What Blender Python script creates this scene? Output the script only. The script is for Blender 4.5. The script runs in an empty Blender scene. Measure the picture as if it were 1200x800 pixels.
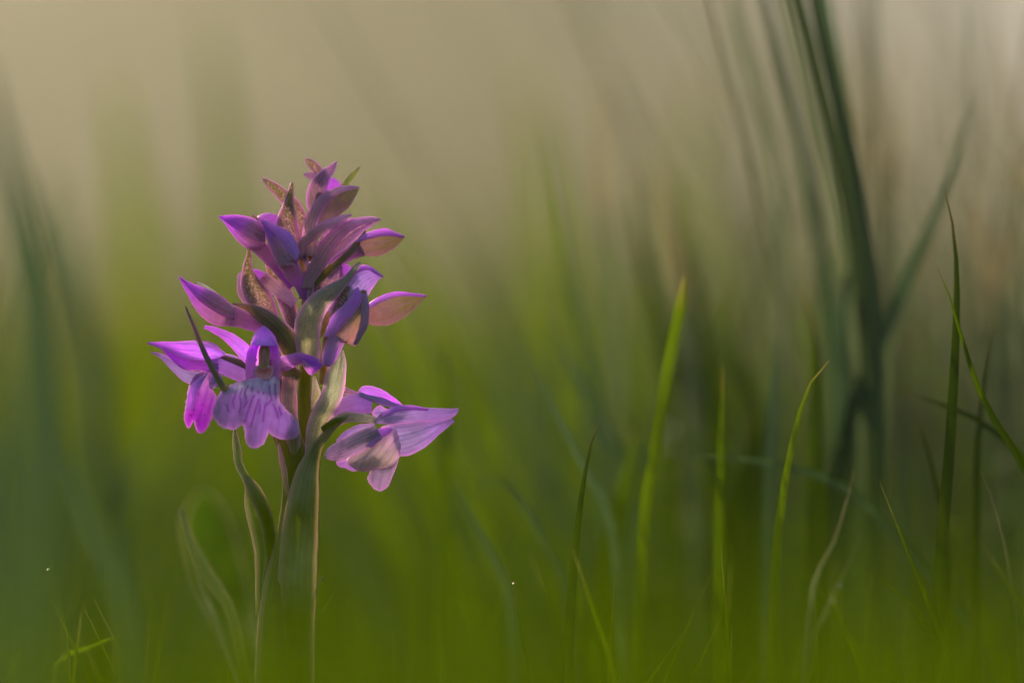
import bpy, math, random
from mathutils import Vector, noise
from mathutils.geometry import delaunay_2d_cdt
R = math.radians
rnd = random.Random(7)
sc = bpy.context.scene
COL = sc.collection

# ------------------------------------------------------------------ camera, sky, sun, exposure
D = 0.75                 # metres from the lens to the plane of the orchid
S = 0.18 / 1200          # metres per photograph pixel on that plane
ZC = 0.15                # lens height above the ground
cam = bpy.data.cameras.new('camera'); camo = bpy.data.objects.new('camera', cam); COL.objects.link(camo)
camo.location = (0, -D, ZC); camo.rotation_euler = (R(90), 0, 0)
cam.lens = 150; cam.sensor_width = 36; cam.clip_start = 0.01; cam.clip_end = 2000
cam.dof.use_dof = True; cam.dof.focus_distance = D - 0.003; cam.dof.aperture_fstop = 3.6
sc.camera = camo

SUN_EL, SUN_AZ = R(13), R(-24)      # low, beyond the flower and a little to the left
w = bpy.data.worlds.new('World'); sc.world = w; w.use_nodes = True
nt = w.node_tree; bg = nt.nodes['Background']
sky = nt.nodes.new('ShaderNodeTexSky'); sky.sky_type = 'NISHITA'; sky.sun_disc = False
sky.sun_elevation = SUN_EL; sky.sun_rotation = SUN_AZ; sky.dust_density = 7.0; sky.air_density = 0.8; sky.ozone_density = 0.5
nt.links.new(sky.outputs[0], bg.inputs[0]); bg.inputs[1].default_value = 0.15
sl = bpy.data.lights.new('sun', 'SUN'); sl.energy = 2.4; sl.angle = R(0.6); sl.color = (1, .86, .68)
so = bpy.data.objects.new('sun', sl); COL.objects.link(so)
sun_dir = Vector((math.sin(SUN_AZ) * math.cos(SUN_EL), math.cos(SUN_AZ) * math.cos(SUN_EL), math.sin(SUN_EL)))
so.rotation_euler = sun_dir.to_track_quat('Z', 'Y').to_euler(); so.location = (0, 0, 5)
sc.view_settings.view_transform = 'Standard'; sc.view_settings.look = 'None'
sc.view_settings.exposure = 1.15; sc.view_settings.gamma = 1
sc.render.engine = 'CYCLES'
sc.cycles.max_bounces = 8; sc.cycles.transparent_max_bounces = 4
sc.cycles.use_denoising = True

# ------------------------------------------------------------------ helpers
def at(px, py, z=0.0):
    """photo pixel and height z (in pixels of the orchid plane, towards the lens) -> place in the meadow"""
    d = D - z * S; k = d / D * S
    return Vector(((px - 600) * k, -z * S, ZC - (py - 400) * k))

def V3(p, z0=0.0):
    return Vector((p[0], p[1], p[2] if len(p) > 2 else z0))

def spline(pts, n, z0=0.0):
    P = [V3(p, z0) for p in pts]
    if len(P) == 2: return [P[0].lerp(P[1], i / (n - 1)) for i in range(n)]
    Q = [P[0] * 2 - P[1]] + P + [P[-1] * 2 - P[-2]]
    dense = []
    for i in range(1, len(Q) - 2):
        a, b, c, d = Q[i-1:i+3]
        for k in range(12):
            t = k / 12
            dense.append(.5 * ((2*b) + (c - a)*t + (2*a - 5*b + 4*c - d)*t*t + (3*b - a - 3*c + d)*t**3))
    dense.append(Q[-2].copy())
    L = [0]
    for i in range(1, len(dense)): L.append(L[-1] + (dense[i] - dense[i-1]).length)
    out, j = [], 0
    for i in range(n):
        s = L[-1] * i / (n - 1)
        while j < len(L) - 2 and L[j+1] < s: j += 1
        f = (s - L[j]) / max(1e-9, L[j+1] - L[j])
        out.append(dense[j].lerp(dense[j+1], min(1, f)))
    return out

def interp(ws, t):
    x = t * (len(ws) - 1); i = min(int(x), len(ws) - 2); f = x - i
    f = f * f * (3 - 2 * f)
    return ws[i] * (1 - f) + ws[i+1] * f

def link(name, verts, faces, mat, parent=None, attrs=None, solid=0.0, sub=0):
    org = parent_origin(parent)
    me = bpy.data.meshes.new(name)
    me.from_pydata([v - org for v in verts], [], faces)
    me.shade_smooth()
    for k, vals in (attrs or {}).items():
        at_ = me.attributes.new(k, 'FLOAT', 'POINT'); at_.data.foreach_set('value', vals)
    me.materials.append(mat)
    o = bpy.data.objects.new(name, me); COL.objects.link(o)
    if parent: o.parent = parent
    if solid:
        m = o.modifiers.new('thickness', 'SOLIDIFY'); m.thickness = solid; m.offset = 0; m.use_even_offset = False
    return o

def parent_origin(p):
    v = Vector((0, 0, 0))
    while p is not None: v += p.location; p = p.parent
    return v

def tag(o, label=None, cat=None, group=None, kind=None):
    for k, v in (('label', label), ('category', cat), ('group', group), ('kind', kind)):
        if v: o[k] = v
    return o

PX = S
def wob(v, amp, f=.05):
    return noise.noise_vector(v * f + Vector((3.1, 7.7, 1.3))) * amp + noise.noise_vector(v * f * 3.7) * amp * .45

def sheet(name, A, B, mat, parent, z=0.0, bulge=.25, keel=0.0, ripple=0.0, rn=3, N=40, M=26, solid=.00018, marks=None, curl=0.0, wobble=.7):
    """a petal or bract spanned between its two traced edges; A and B run from base to tip"""
    M = max(M, 26); ph0 = rnd.uniform(0, 6)
    a = spline(A, N, z); b = spline(B, N, z)
    vs, al, ac, ed, mk = [], [], [], [], []
    for i in range(N):
        j0, j1 = max(0, i-1), min(N-1, i+1)
        T = ((a[j1] + b[j1]) - (a[j0] + b[j0])) * .5
        W = b[i] - a[i]
        if W.length < .5 and i > 0: Wn = lastW
        else: Wn = W.copy(); lastW = W.copy()
        n = T.cross(Wn)
        n = n.normalized() if n.length > 1e-6 else Vector((0, 0, 1))
        if n.z < 0: n = -n
        wl = W.length
        for k in range(M):
            t = k / (M - 1); s = 2 * t - 1
            p = a[i].lerp(b[i], t)
            h = bulge * wl * (1 - s * s) - curl * wl * s**4 * .5
            h += keel * wl * (1 - abs(s))**1.5
            h += ripple * math.sin(s * math.pi * rn + i * .12) * min(1, wl / 14)
            h += .38 * math.sin(s * math.pi * 5.5 + ph0) * min(1, wl / 16) * (1 - s**4)
            p = p + n * h
            p = p + wob(p, wobble) * min(1, wl / 8)
            vs.append(at(*p)); al.append(i / (N - 1)); ac.append(s); ed.append(abs(s)**5)
            mk.append(marks(p.x, p.y) if marks else 0.0)
    fs = [(i*M+k, i*M+k+1, (i+1)*M+k+1, (i+1)*M+k) for i in range(N-1) for k in range(M-1)]
    return link(name, vs, fs, mat, parent, dict(along=al, across=ac, edge=ed, mark=mk), solid)

def sidelines(path, widths, n=20, z0=0.0):
    c = spline(path, n, z0); A, B = [], []
    for i in range(n):
        T = c[min(n-1, i+1)] - c[max(0, i-1)]
        N_ = Vector((-T.y, T.x, 0)).normalized() * interp(widths, i / (n-1)) * .5
        A.append(tuple(c[i] + N_)); B.append(tuple(c[i] - N_))
    return A, B

def ribbon(name, path, widths, mat, parent, z=0.0, **kw):
    A, B = sidelines(path, widths, 20, z)
    return sheet(name, A, B, mat, parent, z, **kw)

def pod(name, A, B, mat, parent, z=0.0, depth=.8, N=34, M=26, ridge=.04, rid_n=3, ph=.6, flat=0.0, wobble=.8):
    """a closed bud or tube between two traced outlines"""
    a = spline(A, N, z); b = spline(B, N, z)
    vs, al, ac, ed = [], [], [], []
    for i in range(N):
        j0, j1 = max(0, i-1), min(N-1, i+1)
        T = ((a[j1] + b[j1]) - (a[j0] + b[j0])) * .5
        W = b[i] - a[i]
        if W.length < .5 and i > 0: Wn = lastW
        else: Wn = W.copy(); lastW = W.copy()
        n = T.cross(Wn); n = n.normalized() if n.length > 1e-6 else Vector((0, 0, 1))
        if n.z < 0: n = -n
        c = (a[i] + b[i]) * .5
        for k in range(M):
            th = 2 * math.pi * k / M
            r = 1 + ridge * abs(math.sin(rid_n * th * .5 + ph)) ** .6 - ridge
            p = c + W * .5 * math.cos(th) * (1 if abs(math.cos(th)) > .97 else r) + n * (W.length * .5 * depth * math.sin(th) * r)
            p = p + wob(p, wobble) * min(1, W.length / 10)
            vs.append(at(*p)); al.append(i / (N - 1)); ac.append(math.cos(th)); ed.append(max(0, abs(math.cos(th)))**8)
    fs = [(i*M+k, i*M+(k+1) % M, (i+1)*M+(k+1) % M, (i+1)*M+k) for i in range(N-1) for k in range(M)]
    fs += [tuple(range(M))[::-1], tuple((N-1)*M + k for k in range(M))]
    return link(name, vs, fs, mat, parent, dict(along=al, across=ac, edge=ed, mark=[0.0]*len(vs)))

def tube(name, path, widths, mat, parent, z=0.0, **kw):
    A, B = sidelines(path, widths, 24, z)
    return pod(name, A, B, mat, parent, z, **kw)

def segdist(p, a, b):
    ab = b - a; t = max(0, min(1, (p - a).dot(ab) / max(1e-9, ab.dot(ab))))
    return (p - (a + ab * t)).length

def patch(name, poly, mat, parent, zf, step=2.2, axis=((0, 0), (0, 1)), marks=None, solid=.0002, n=0, edgew=9.0, smooth=True):
    """a lobed petal: an outline filled with a fine net, shaped in depth by zf(x, y, distance to the edge)"""
    pts = [Vector(p) for p in poly]; m = len(pts); out = []
    for i in range(m):
        a, b, c, d = pts[i-1], pts[i], pts[(i+1) % m], pts[(i+2) % m]
        k = max(2, int((c - b).length / step))
        for q in range(k):
            t = q / k
            out.append(.5 * ((2*b) + (c - a)*t + (2*a - 5*b + 4*c - d)*t*t + (3*b - a - 3*c + d)*t**3) if smooth else b.lerp(c, t))
    if smooth:
        out = [p + noise.noise_vector(Vector((p.x * .33, p.y * .33, 5))).to_2d() * 1.3 for p in out]
    def inside(p):
        r = False
        for i in range(len(out)):
            a, b = out[i], out[i-1]
            if (a.y > p.y) != (b.y > p.y) and p.x < (b.x - a.x) * (p.y - a.y) / (b.y - a.y) + a.x: r = not r
        return r
    def bd(p): return min(segdist(p, out[i-1], out[i]) for i in range(len(out)))
    P = list(out)
    x0, x1 = min(p.x for p in out), max(p.x for p in out); y0, y1 = min(p.y for p in out), max(p.y for p in out)
    y = y0; row = 0
    while y < y1:
        x = x0 + (row % 2) * step * .5
        while x < x1:
            q = Vector((x, y))
            if inside(q) and bd(q) > step * .55: P.append(q)
            x += step
        y += step * .87; row += 1
    nb = len(out)
    vv, ee, ff, _, _, _ = delaunay_2d_cdt(P, [(i, (i+1) % nb) for i in range(nb)], [], 1, 1e-5)
    a0, a1 = Vector(axis[0]), Vector(axis[1]); ax = a1 - a0
    vs, al, ac, ed, mk = [], [], [], [], []
    for p in vv:
        e = bd(p); t = (p - a0).dot(ax) / ax.dot(ax)
        side = (p - a0).dot(Vector((-ax.y, ax.x)).normalized())
        q = Vector((p.x, p.y, zf(p.x, p.y, e)))
        vs.append(at(*q)); al.append(max(0, min(1, t))); ac.append(side / 30)
        ed.append(max(0, 1 - e / edgew)**2); mk.append(marks(p.x, p.y) if marks else 0.0)
    return link(name, vs, [tuple(f) for f in ff], mat, parent, dict(along=al, across=ac, edge=ed, mark=mk), solid)

# ------------------------------------------------------------------ materials
def nodes(name):
    m = bpy.data.materials.new(name); m.use_nodes = True; t = m.node_tree; t.nodes.clear()
    return m, t
def rgb(c): return (c[0], c[1], c[2], 1)
class NB:
    def __init__(s, t): s.t = t
    def n(s, ty, **kw):
        nd = s.t.nodes.new(ty)
        for k, v in kw.items():
            if k.startswith('i_'): nd.inputs[k[2:].replace('_', ' ')].default_value = v
            else: setattr(nd, k, v)
        return nd
    def l(s, a, b): s.t.links.new(a, b)
    def math(s, op, a, b=0.0, clamp=False):
        nd = s.n('ShaderNodeMath', operation=op); nd.use_clamp = clamp
        for i, x in enumerate((a, b)):
            if isinstance(x, (int, float)): nd.inputs[i].default_value = x
            else: s.l(x, nd.inputs[i])
        return nd.outputs[0]
    def mix(s, f, a, b, blend='MIX'):
        nd = s.n('ShaderNodeMix', data_type='RGBA', blend_type=blend)
        for i, x in ((0, f), (6, a), (7, b)):
            if isinstance(x, (int, float)): nd.inputs[i].default_value = x
            elif isinstance(x, tuple): nd.inputs[i].default_value = rgb(x)
            else: s.l(x, nd.inputs[i])
        return nd.outputs[2]
    def attr(s, nm):
        return s.n('ShaderNodeAttribute', attribute_name=nm).outputs['Fac']

def tissue(name, base, tip, edge, vein, trans=.5, veins=5.0, vstr=.35, mottle=.3, rough=.45, estr=.8, speck=0.0,
           speckc=(.8, .5, .6), markc=(.28, .02, .30), spec=.35, sheen=.9, rim_light=(.80, .55, .78), fine=900.0, tsat=1.15, tval=1.25, aramp=(0.15, .9)):
    m, t = nodes(name); b = NB(t)
    al, ac, ed, mk = b.attr('along'), b.attr('across'), b.attr('edge'), b.attr('mark')
    geo = b.n('ShaderNodeTexCoord').outputs['Object']
    nz = b.n('ShaderNodeTexNoise'); nz.inputs['Scale'].default_value = fine; nz.inputs['Detail'].default_value = 3; b.l(geo, nz.inputs['Vector'])
    nb_ = b.n('ShaderNodeTexNoise'); nb_.inputs['Scale'].default_value = fine * .22; nb_.inputs['Detail'].default_value = 2; b.l(geo, nb_.inputs['Vector'])
    mr = b.n('ShaderNodeMapRange', interpolation_type='SMOOTHSTEP'); b.l(b.math('ADD', al, b.math('MULTIPLY', b.math('SUBTRACT', nb_.outputs[0], .5), .5)), mr.inputs[0])
    mr.inputs[1].default_value = aramp[0]; mr.inputs[2].default_value = aramp[1]
    col = b.mix(mr.outputs[0], base, tip)
    wv = b.math('SINE', b.math('ADD', b.math('MULTIPLY', ac, veins * math.pi), b.math('MULTIPLY', nb_.outputs[0], 3.0)))
    wv = b.math('POWER', b.math('MULTIPLY', b.math('ADD', wv, 1.0), .5), 4.0)
    col = b.mix(b.math('MULTIPLY', wv, vstr, True), col, vein)
    if speck:
        sp = b.n('ShaderNodeTexNoise'); sp.inputs['Scale'].default_value = fine * 3.0; sp.inputs['Detail'].default_value = 1; b.l(geo, sp.inputs['Vector'])
        sr = b.n('ShaderNodeMapRange'); b.l(sp.outputs[0], sr.inputs[0]); sr.inputs[1].default_value = .48; sr.inputs[2].default_value = .62
        inner = b.math('SUBTRACT', 1.0, b.math('POWER', b.math('ABSOLUTE', ac), 2.0), True)
        col = b.mix(b.math('MULTIPLY', b.math('MULTIPLY', sr.outputs[0], inner), speck, True), col, speckc)
    cx = b.n('ShaderNodeCombineXYZ'); b.l(b.math('MULTIPLY', ac, 9.0), cx.inputs[0]); b.l(b.math('MULTIPLY', al, 2.2), cx.inputs[1])
    ln = b.n('ShaderNodeTexNoise'); ln.inputs['Scale'].default_value = 1.6; ln.inputs['Detail'].default_value = 4; b.l(cx.outputs[0], ln.inputs['Vector'])
    nzs = b.math('ADD', b.math('MULTIPLY', nz.outputs[0], .5), b.math('MULTIPLY', ln.outputs[0], .5))
    v = b.math('ADD', 1 - mottle * 1.1, b.math('MULTIPLY', nzs, mottle * 2.3))
    v2 = b.math('ADD', .75, b.math('MULTIPLY', nb_.outputs[0], .5))
    cv = b.n('ShaderNodeCombineColor'); vv = b.math('MULTIPLY', v, v2)
    for i in range(3): b.l(vv, cv.inputs[i])
    col = b.mix(1.0, col, cv.outputs[0], 'MULTIPLY')
    col = b.mix(b.math('MULTIPLY', ed, estr, True), col, edge)
    col = b.mix(b.math('MULTIPLY', b.math('POWER', ed, 2.0), .8, True), col, rim_light)  # backlit bright rim, painted as a pale band into the margin colour
    col = b.mix(b.math('MULTIPLY', mk, .9, True), col, markc)
    hs = b.n('ShaderNodeHueSaturation'); hs.inputs['Saturation'].default_value = tsat; hs.inputs['Value'].default_value = tval; b.l(col, hs.inputs['Color'])
    pr = b.n('ShaderNodeBsdfPrincipled'); b.l(col, pr.inputs['Base Color']); pr.inputs['Roughness'].default_value = rough
    pr.inputs['Specular IOR Level'].default_value = spec
    pr.inputs['Sheen Weight'].default_value = sheen; pr.inputs['Sheen Roughness'].default_value = .3
    vo = b.n('ShaderNodeTexVoronoi'); vo.inputs['Scale'].default_value = 3200; b.l(geo, vo.inputs['Vector'])
    bp = b.n('ShaderNodeBump'); bp.inputs['Strength'].default_value = .8; bp.inputs['Distance'].default_value = .00028
    b.l(b.math('ADD', b.math('MULTIPLY', vo.outputs['Distance'], -.45), b.math('ADD', b.math('ADD', b.math('MULTIPLY', nz.outputs[0], .8), b.math('MULTIPLY', ln.outputs[0], 1.6)), b.math('MULTIPLY', wv, .6))), bp.inputs['Height']); b.l(bp.outputs[0], pr.inputs['Normal'])
    tr = b.n('ShaderNodeBsdfTranslucent'); b.l(hs.outputs[0], tr.inputs['Color'])
    mx = b.n('ShaderNodeMixShader'); mx.inputs[0].default_value = trans
    b.l(pr.outputs[0], mx.inputs[1]); b.l(tr.outputs[0], mx.inputs[2])
    o = b.n('ShaderNodeOutputMaterial'); b.l(mx.outputs[0], o.inputs[0])
    return m

OL = (.20, .17, .03); GR = (.13, .15, .05); MAG = (.55, .06, .55); VIO = (.30, .09, .55); LIL = (.46, .22, .58)
PNK = (.58, .20, .38)
M_bract  = tissue('bract_olive_pink', (.36, .26, .24), (.29, .29, .09), (.66, .24, .58), (.40, .18, .28), trans=.5, speck=.7, speckc=(.82, .62, .74), veins=5, vstr=.35, estr=1)
M_bractp = tissue('bract_purple_pink', (0.399, 0.294, 0.294), (0.475, 0.315, 0.483), (0.627, 0.357, 0.651), (0.342, 0.147, 0.336), trans=.5, speck=.35, speckc=(0.76, 0.578, 0.735), veins=5, vstr=.4, estr=.9)
M_bractb = tissue('bract_grey_violet', (0.596, 0.467, 0.467), (0.7, 0.544, 0.7), (0.855, 0.441, 0.804), (0.441, 0.233, 0.441), trans=.66, speck=.2, speckc=(0.778, 0.518, 0.648), veins=4, vstr=.4, estr=.8, spec=.5, tval=1.4)
M_sage   = tissue('bract_sage', (0.435, 0.423, 0.266), (0.411, 0.447, 0.339), (0.75, 0.46, 0.726), (0.46, 0.314, 0.435), trans=.58, speck=.3, speckc=(0.726, 0.665, 0.556), veins=6, vstr=.45, estr=.9, spec=.5, tval=1.3)
M_olive  = tissue('bract_olive_dark', (.26, .24, .05), (.38, .28, .18), (.50, .26, .42), (.30, .14, .16), trans=.5, veins=5, vstr=.55, estr=.7)
M_budv   = tissue('bud_violet', (0.54, 0.346, 0.475), (0.583, 0.259, 0.734), (0.605, 0.238, 0.756), (0.432, 0.216, 0.562), trans=.55, veins=3, vstr=.5, mottle=.45, estr=.4, aramp=(.1, .6), tval=1.4)
M_bud    = tissue('bud_violet_deep', (0.532, 0.339, 0.435), (0.581, 0.218, 0.774), (0.847, 0.17, 0.9), (0.677, 0.508, 0.798), trans=.5, veins=3.0, vstr=.35, mottle=.45, estr=.6, tval=1.45)
M_budg   = tissue('bud_green_violet', (.48, .34, .32), (.36, .33, .14), (.60, .26, .60), (.46, .34, .44), trans=.5, veins=3.0, vstr=.4, mottle=.4, estr=.6, tval=1.4)
M_spur   = tissue('spur_magenta', (0.368, 0.22, 0.333), (0.442, 0.18, 0.582), (0.497, 0.2, 0.603), (0.35, 0.14, 0.437), trans=.5, veins=3, vstr=.3, mottle=.35)
M_spurl  = tissue('spur_lilac', (0.516, 0.346, 0.562), (0.577, 0.367, 0.764), (0.596, 0.281, 0.719), (0.457, 0.259, 0.629), trans=.5, veins=4, vstr=.25, mottle=.3)
M_mag    = tissue('petal_magenta', (0.589, 0.26, 0.728), (0.552, 0.14, 0.811), (0.607, 0.12, 0.853), (0.405, 0.1, 0.666), trans=.5, veins=6, vstr=.35, estr=.5, tval=1.1)
M_vio    = tissue('petal_violet', (0.715, 0.44, 0.888), (0.762, 0.363, 0.9), (0.828, 0.284, 0.9), (0.547, 0.259, 0.834), trans=.5, veins=6, vstr=.4, estr=.5, tval=1.4)
M_pale   = tissue('petal_pale_lilac', (0.596, 0.497, 0.719), (0.596, 0.432, 0.764), (0.577, 0.259, 0.786), (0.437, 0.259, 0.629), trans=.45, veins=8, vstr=.45, estr=.6)
M_lip    = tissue('lip_lilac', (0.736, 0.76, 0.832), (0.442, 0.28, 0.582), (0.478, 0.22, 0.645), (0.386, 0.18, 0.562), trans=.45, veins=7, vstr=.35, estr=.6, markc=(0.313, 0.05, 0.437), tsat=1.05, aramp=(-.1, .55))
M_lipm   = tissue('lip_magenta', (0.516, 0.357, 0.583), (0.516, 0.102, 0.654), (0.547, 0.0595, 0.707), (0.407, 0.068, 0.548), trans=.6, veins=7, vstr=.45, estr=.4, markc=(0.235, 0.017, 0.301), tval=1.1)
M_hood   = tissue('hood_lilac', (0.726, 0.462, 0.726), (0.616, 0.242, 0.814), (0.682, 0.374, 0.814), (0.55, 0.264, 0.66), trans=.66, veins=4, vstr=.25, estr=.5, tval=1.4)
M_dusk   = tissue('petal_dusky_lilac', (0.46, 0.38, 0.478), (0.57, 0.42, 0.624), (0.515, 0.3, 0.603), (0.368, 0.28, 0.395), trans=.5, veins=6, vstr=.5, estr=.5, aramp=(.1, .8))
M_duskg  = tissue('petal_grey_green', (.66, .46, .68), (.54, .45, .48), (.64, .46, .62), (.42, .35, .36), trans=.5, veins=8, vstr=.5, estr=.5, aramp=(.0, .6))
M_throat = tissue('throat_rose', (0.655, 0.25, 0.242), (0.718, 0.343, 0.377), (0.468, 0.125, 0.134), (0.499, 0.156, 0.134), trans=.3, vstr=.2)
M_column = tissue('column_olive', (0.51, 0.39, 0.18), (0.33, 0.255, 0.045), (0.21, 0.15, 0.03), (0.675, 0.51, 0.3), trans=.3, veins=2, vstr=.5)
M_stem   = tissue('stem_green', (0.145, 0.178, 0.0085), (0.204, 0.204, 0.0255), (0.204, 0.17, 0.068), (0.23, 0.221, 0.0595), trans=.4, veins=6, vstr=.3, spec=.15, mottle=.25, rim_light=(.50, .42, .34), sheen=.05)
M_stempk = tissue('ovary_ribbed', (0.275, 0.275, 0.0651), (0.59, 0.393, 0.39), (0.825, 0.314, 0.651), (0.669, 0.393, 0.457), trans=.35, veins=4, vstr=.4)
M_leafg  = tissue('leaf_grey_green', (.20, .23, .004), (.40, .43, .25), (0.7, 0.5, 0.4), (.24, .27, .03), trans=.5, veins=6, vstr=.3, spec=.15, estr=.9, fine=500, aramp=(.62, 1.0), rim_light=(.50, .42, .34), sheen=.05)
M_leafy  = tissue('leaf_fresh_green', (0.112, 0.179, 0.00336), (0.168, 0.246, 0.00336), (0.134, 0.179, 0.056), (0.112, 0.168, 0.00448), trans=.6, veins=6, vstr=.2, spec=.15, estr=.5, fine=300, rim_light=(0.7, 0.588, 0.476), sheen=.05)
M_twist  = tissue('bract_twisted_green', (.13, .17, .04), (.22, .27, .10), (.50, .40, .32), (.30, .34, .22), trans=.5, veins=3, vstr=.4, spec=.7, estr=1, rough=.32, rim_light=(.50, .42, .34))
M_sheath = tissue('sheath_green', (0.136, 0.178, 0.0102), (0.204, 0.23, 0.0595), (0.476, 0.34, 0.272), (0.17, 0.196, 0.034), trans=.45, veins=6, vstr=.3, spec=.15, estr=1, fine=500, rim_light=(.50, .42, .34), sheen=.05)
M_green  = tissue('bract_light_green', (.30, .36, .12), (.40, .44, .20), (.60, .52, .42), (.26, .30, .12), trans=.5, veins=3, vstr=.3, estr=1, spec=.5)
M_palegr = tissue('sepal_pale_green', (.50, .50, .42), (.52, .58, .46), (.55, .55, .5), (.4, .4, .34), trans=.5, veins=3, vstr=.2)
M_needle = tissue('bract_brown', (.30, .28, .12), (.24, .15, .17), (.30, .18, .22), (.2, .12, .12), trans=.4, estr=.5)

def grass(name, base, tip, dry, trans=.45, spec=.3, rough=.45, drystart=.9, vary=.35, tval=1.6, sheen=0.0):
    m, t = nodes(name); b = NB(t)
    al, ac = b.attr('along'), b.attr('across'); rv = b.attr('vary')
    geo = b.n('ShaderNodeTexCoord').outputs['Object']
    nz = b.n('ShaderNodeTexNoise'); nz.inputs['Scale'].default_value = 60; b.l(geo, nz.inputs['Vector'])
    col = b.mix(b.math('ADD', al, b.math('MULTIPLY', b.math('SUBTRACT', rv, .5), .6), True), base, tip)
    mr = b.n('ShaderNodeMapRange', interpolation_type='SMOOTHSTEP'); b.l(b.math('ADD', al, b.math('MULTIPLY', b.math('SUBTRACT', nz.outputs[0], .5), .06)), mr.inputs[0])
    mr.inputs[1].default_value = drystart; mr.inputs[2].default_value = min(1.02, drystart + .09)
    col = b.mix(mr.outputs[0], col, dry)
    st = b.math('POWER', b.math('ABSOLUTE', b.math('SINE', b.math('MULTIPLY', ac, 14.0))), 2.0)
    val = b.math('ADD', 1 - vary * .5, b.math('MULTIPLY', b.math('ADD', b.math('MULTIPLY', rv, .6), b.math('MULTIPLY', st, .4)), vary))
    cv = b.n('ShaderNodeCombineColor')
    for i in range(3): b.l(val, cv.inputs[i])
    col = b.mix(1.0, col, cv.outputs[0], 'MULTIPLY')
    hs = b.n('ShaderNodeHueSaturation'); hs.inputs['Saturation'].default_value = 1.15; hs.inputs['Value'].default_value = tval; b.l(col, hs.inputs['Color'])
    pr = b.n('ShaderNodeBsdfPrincipled'); b.l(col, pr.inputs['Base Color']); pr.inputs['Roughness'].default_value = rough
    pr.inputs['Specular IOR Level'].default_value = spec; pr.inputs['Sheen Weight'].default_value = sheen
    bp = b.n('ShaderNodeBump'); bp.inputs['Strength'].default_value = .4; bp.inputs['Distance'].default_value = .0001
    b.l(st, bp.inputs['Height']); b.l(bp.outputs[0], pr.inputs['Normal'])
    tr = b.n('ShaderNodeBsdfTranslucent'); b.l(hs.outputs[0], tr.inputs['Color'])
    mx = b.n('ShaderNodeMixShader'); mx.inputs[0].default_value = trans
    b.l(pr.outputs[0], mx.inputs[1]); b.l(tr.outputs[0], mx.inputs[2])
    o = b.n('ShaderNodeOutputMaterial'); b.l(mx.outputs[0], o.inputs[0])
    return m
G_stalk = grass('grass_stalk', (0.0441, 0.0685, 0.0212), (0.0554, 0.0729, 0.0304), (0.158, 0.122, 0.0761), trans=.2, drystart=.97)
G_pale  = grass('grass_pale_stalk', (.062, .07, .036), (.075, .078, .048), (.14, .12, .08), trans=.3, drystart=.97)
G_bright= grass('grass_bright', (.08, .14, .003), (.11, .18, .006), (.2, .16, .05), trans=.5, drystart=.97)
G_mid   = grass('grass_mid', (0.0531, 0.0926, 0.0046), (0.0759, 0.112, 0.0115), (0.202, 0.159, 0.0575), trans=.35, drystart=.95)
G_dark  = grass('grass_dark', (0.0188, 0.0322, 0.00292), (0.0205, 0.0339, 0.00409), (0.0938, 0.0644, 0.0234), trans=.3, drystart=.93)
G_fresh = grass('grass_fresh', (0.0228, 0.0427, 0.00171), (0.037, 0.0626, 0.00228), (0.114, 0.0913, 0.0284), trans=.45, drystart=.95)
G_blue  = grass('grass_bluish', (0.0318, 0.0562, 0.0187), (0.0468, 0.073, 0.0337), (0.131, 0.121, 0.0749), trans=.25, spec=.6, rough=.4, drystart=.97)
G_brown = grass('grass_brown', (0.0644, 0.0899, 0.0337), (0.0782, 0.0955, 0.0562), (0.184, 0.157, 0.0899), trans=.3, drystart=.8)
G_veil  = grass('grass_near', (0.0295, 0.0547, 0.000682), (0.0365, 0.0628, 0.000682), (0.0492, 0.0801, 0.00136), trans=.5, spec=.1, drystart=.97, vary=.9)
G_mead  = grass('grass_meadow', (0.0347, 0.0664, 0.000874), (0.0635, 0.0904, 0.00262), (0.134, 0.13, 0.0437), trans=.4, spec=.15, drystart=.9)
G_dry   = grass('grass_dry', (0.0702, 0.078, 0.039), (0.0936, 0.0897, 0.0585), (0.156, 0.133, 0.0858), trans=.35, spec=.2, drystart=.85)
def dew_mat():
    m, t = nodes('dew_water'); b = NB(t)
    g = b.n('ShaderNodeBsdfPrincipled'); g.inputs['Base Color'].default_value = (1, 1, 1, 1); g.inputs['Roughness'].default_value = .02
    g.inputs['Transmission Weight'].default_value = 1; g.inputs['IOR'].default_value = 1.33
    o = b.n('ShaderNodeOutputMaterial'); b.l(g.outputs[0], o.inputs[0]); return m
M_dew = dew_mat()

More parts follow.
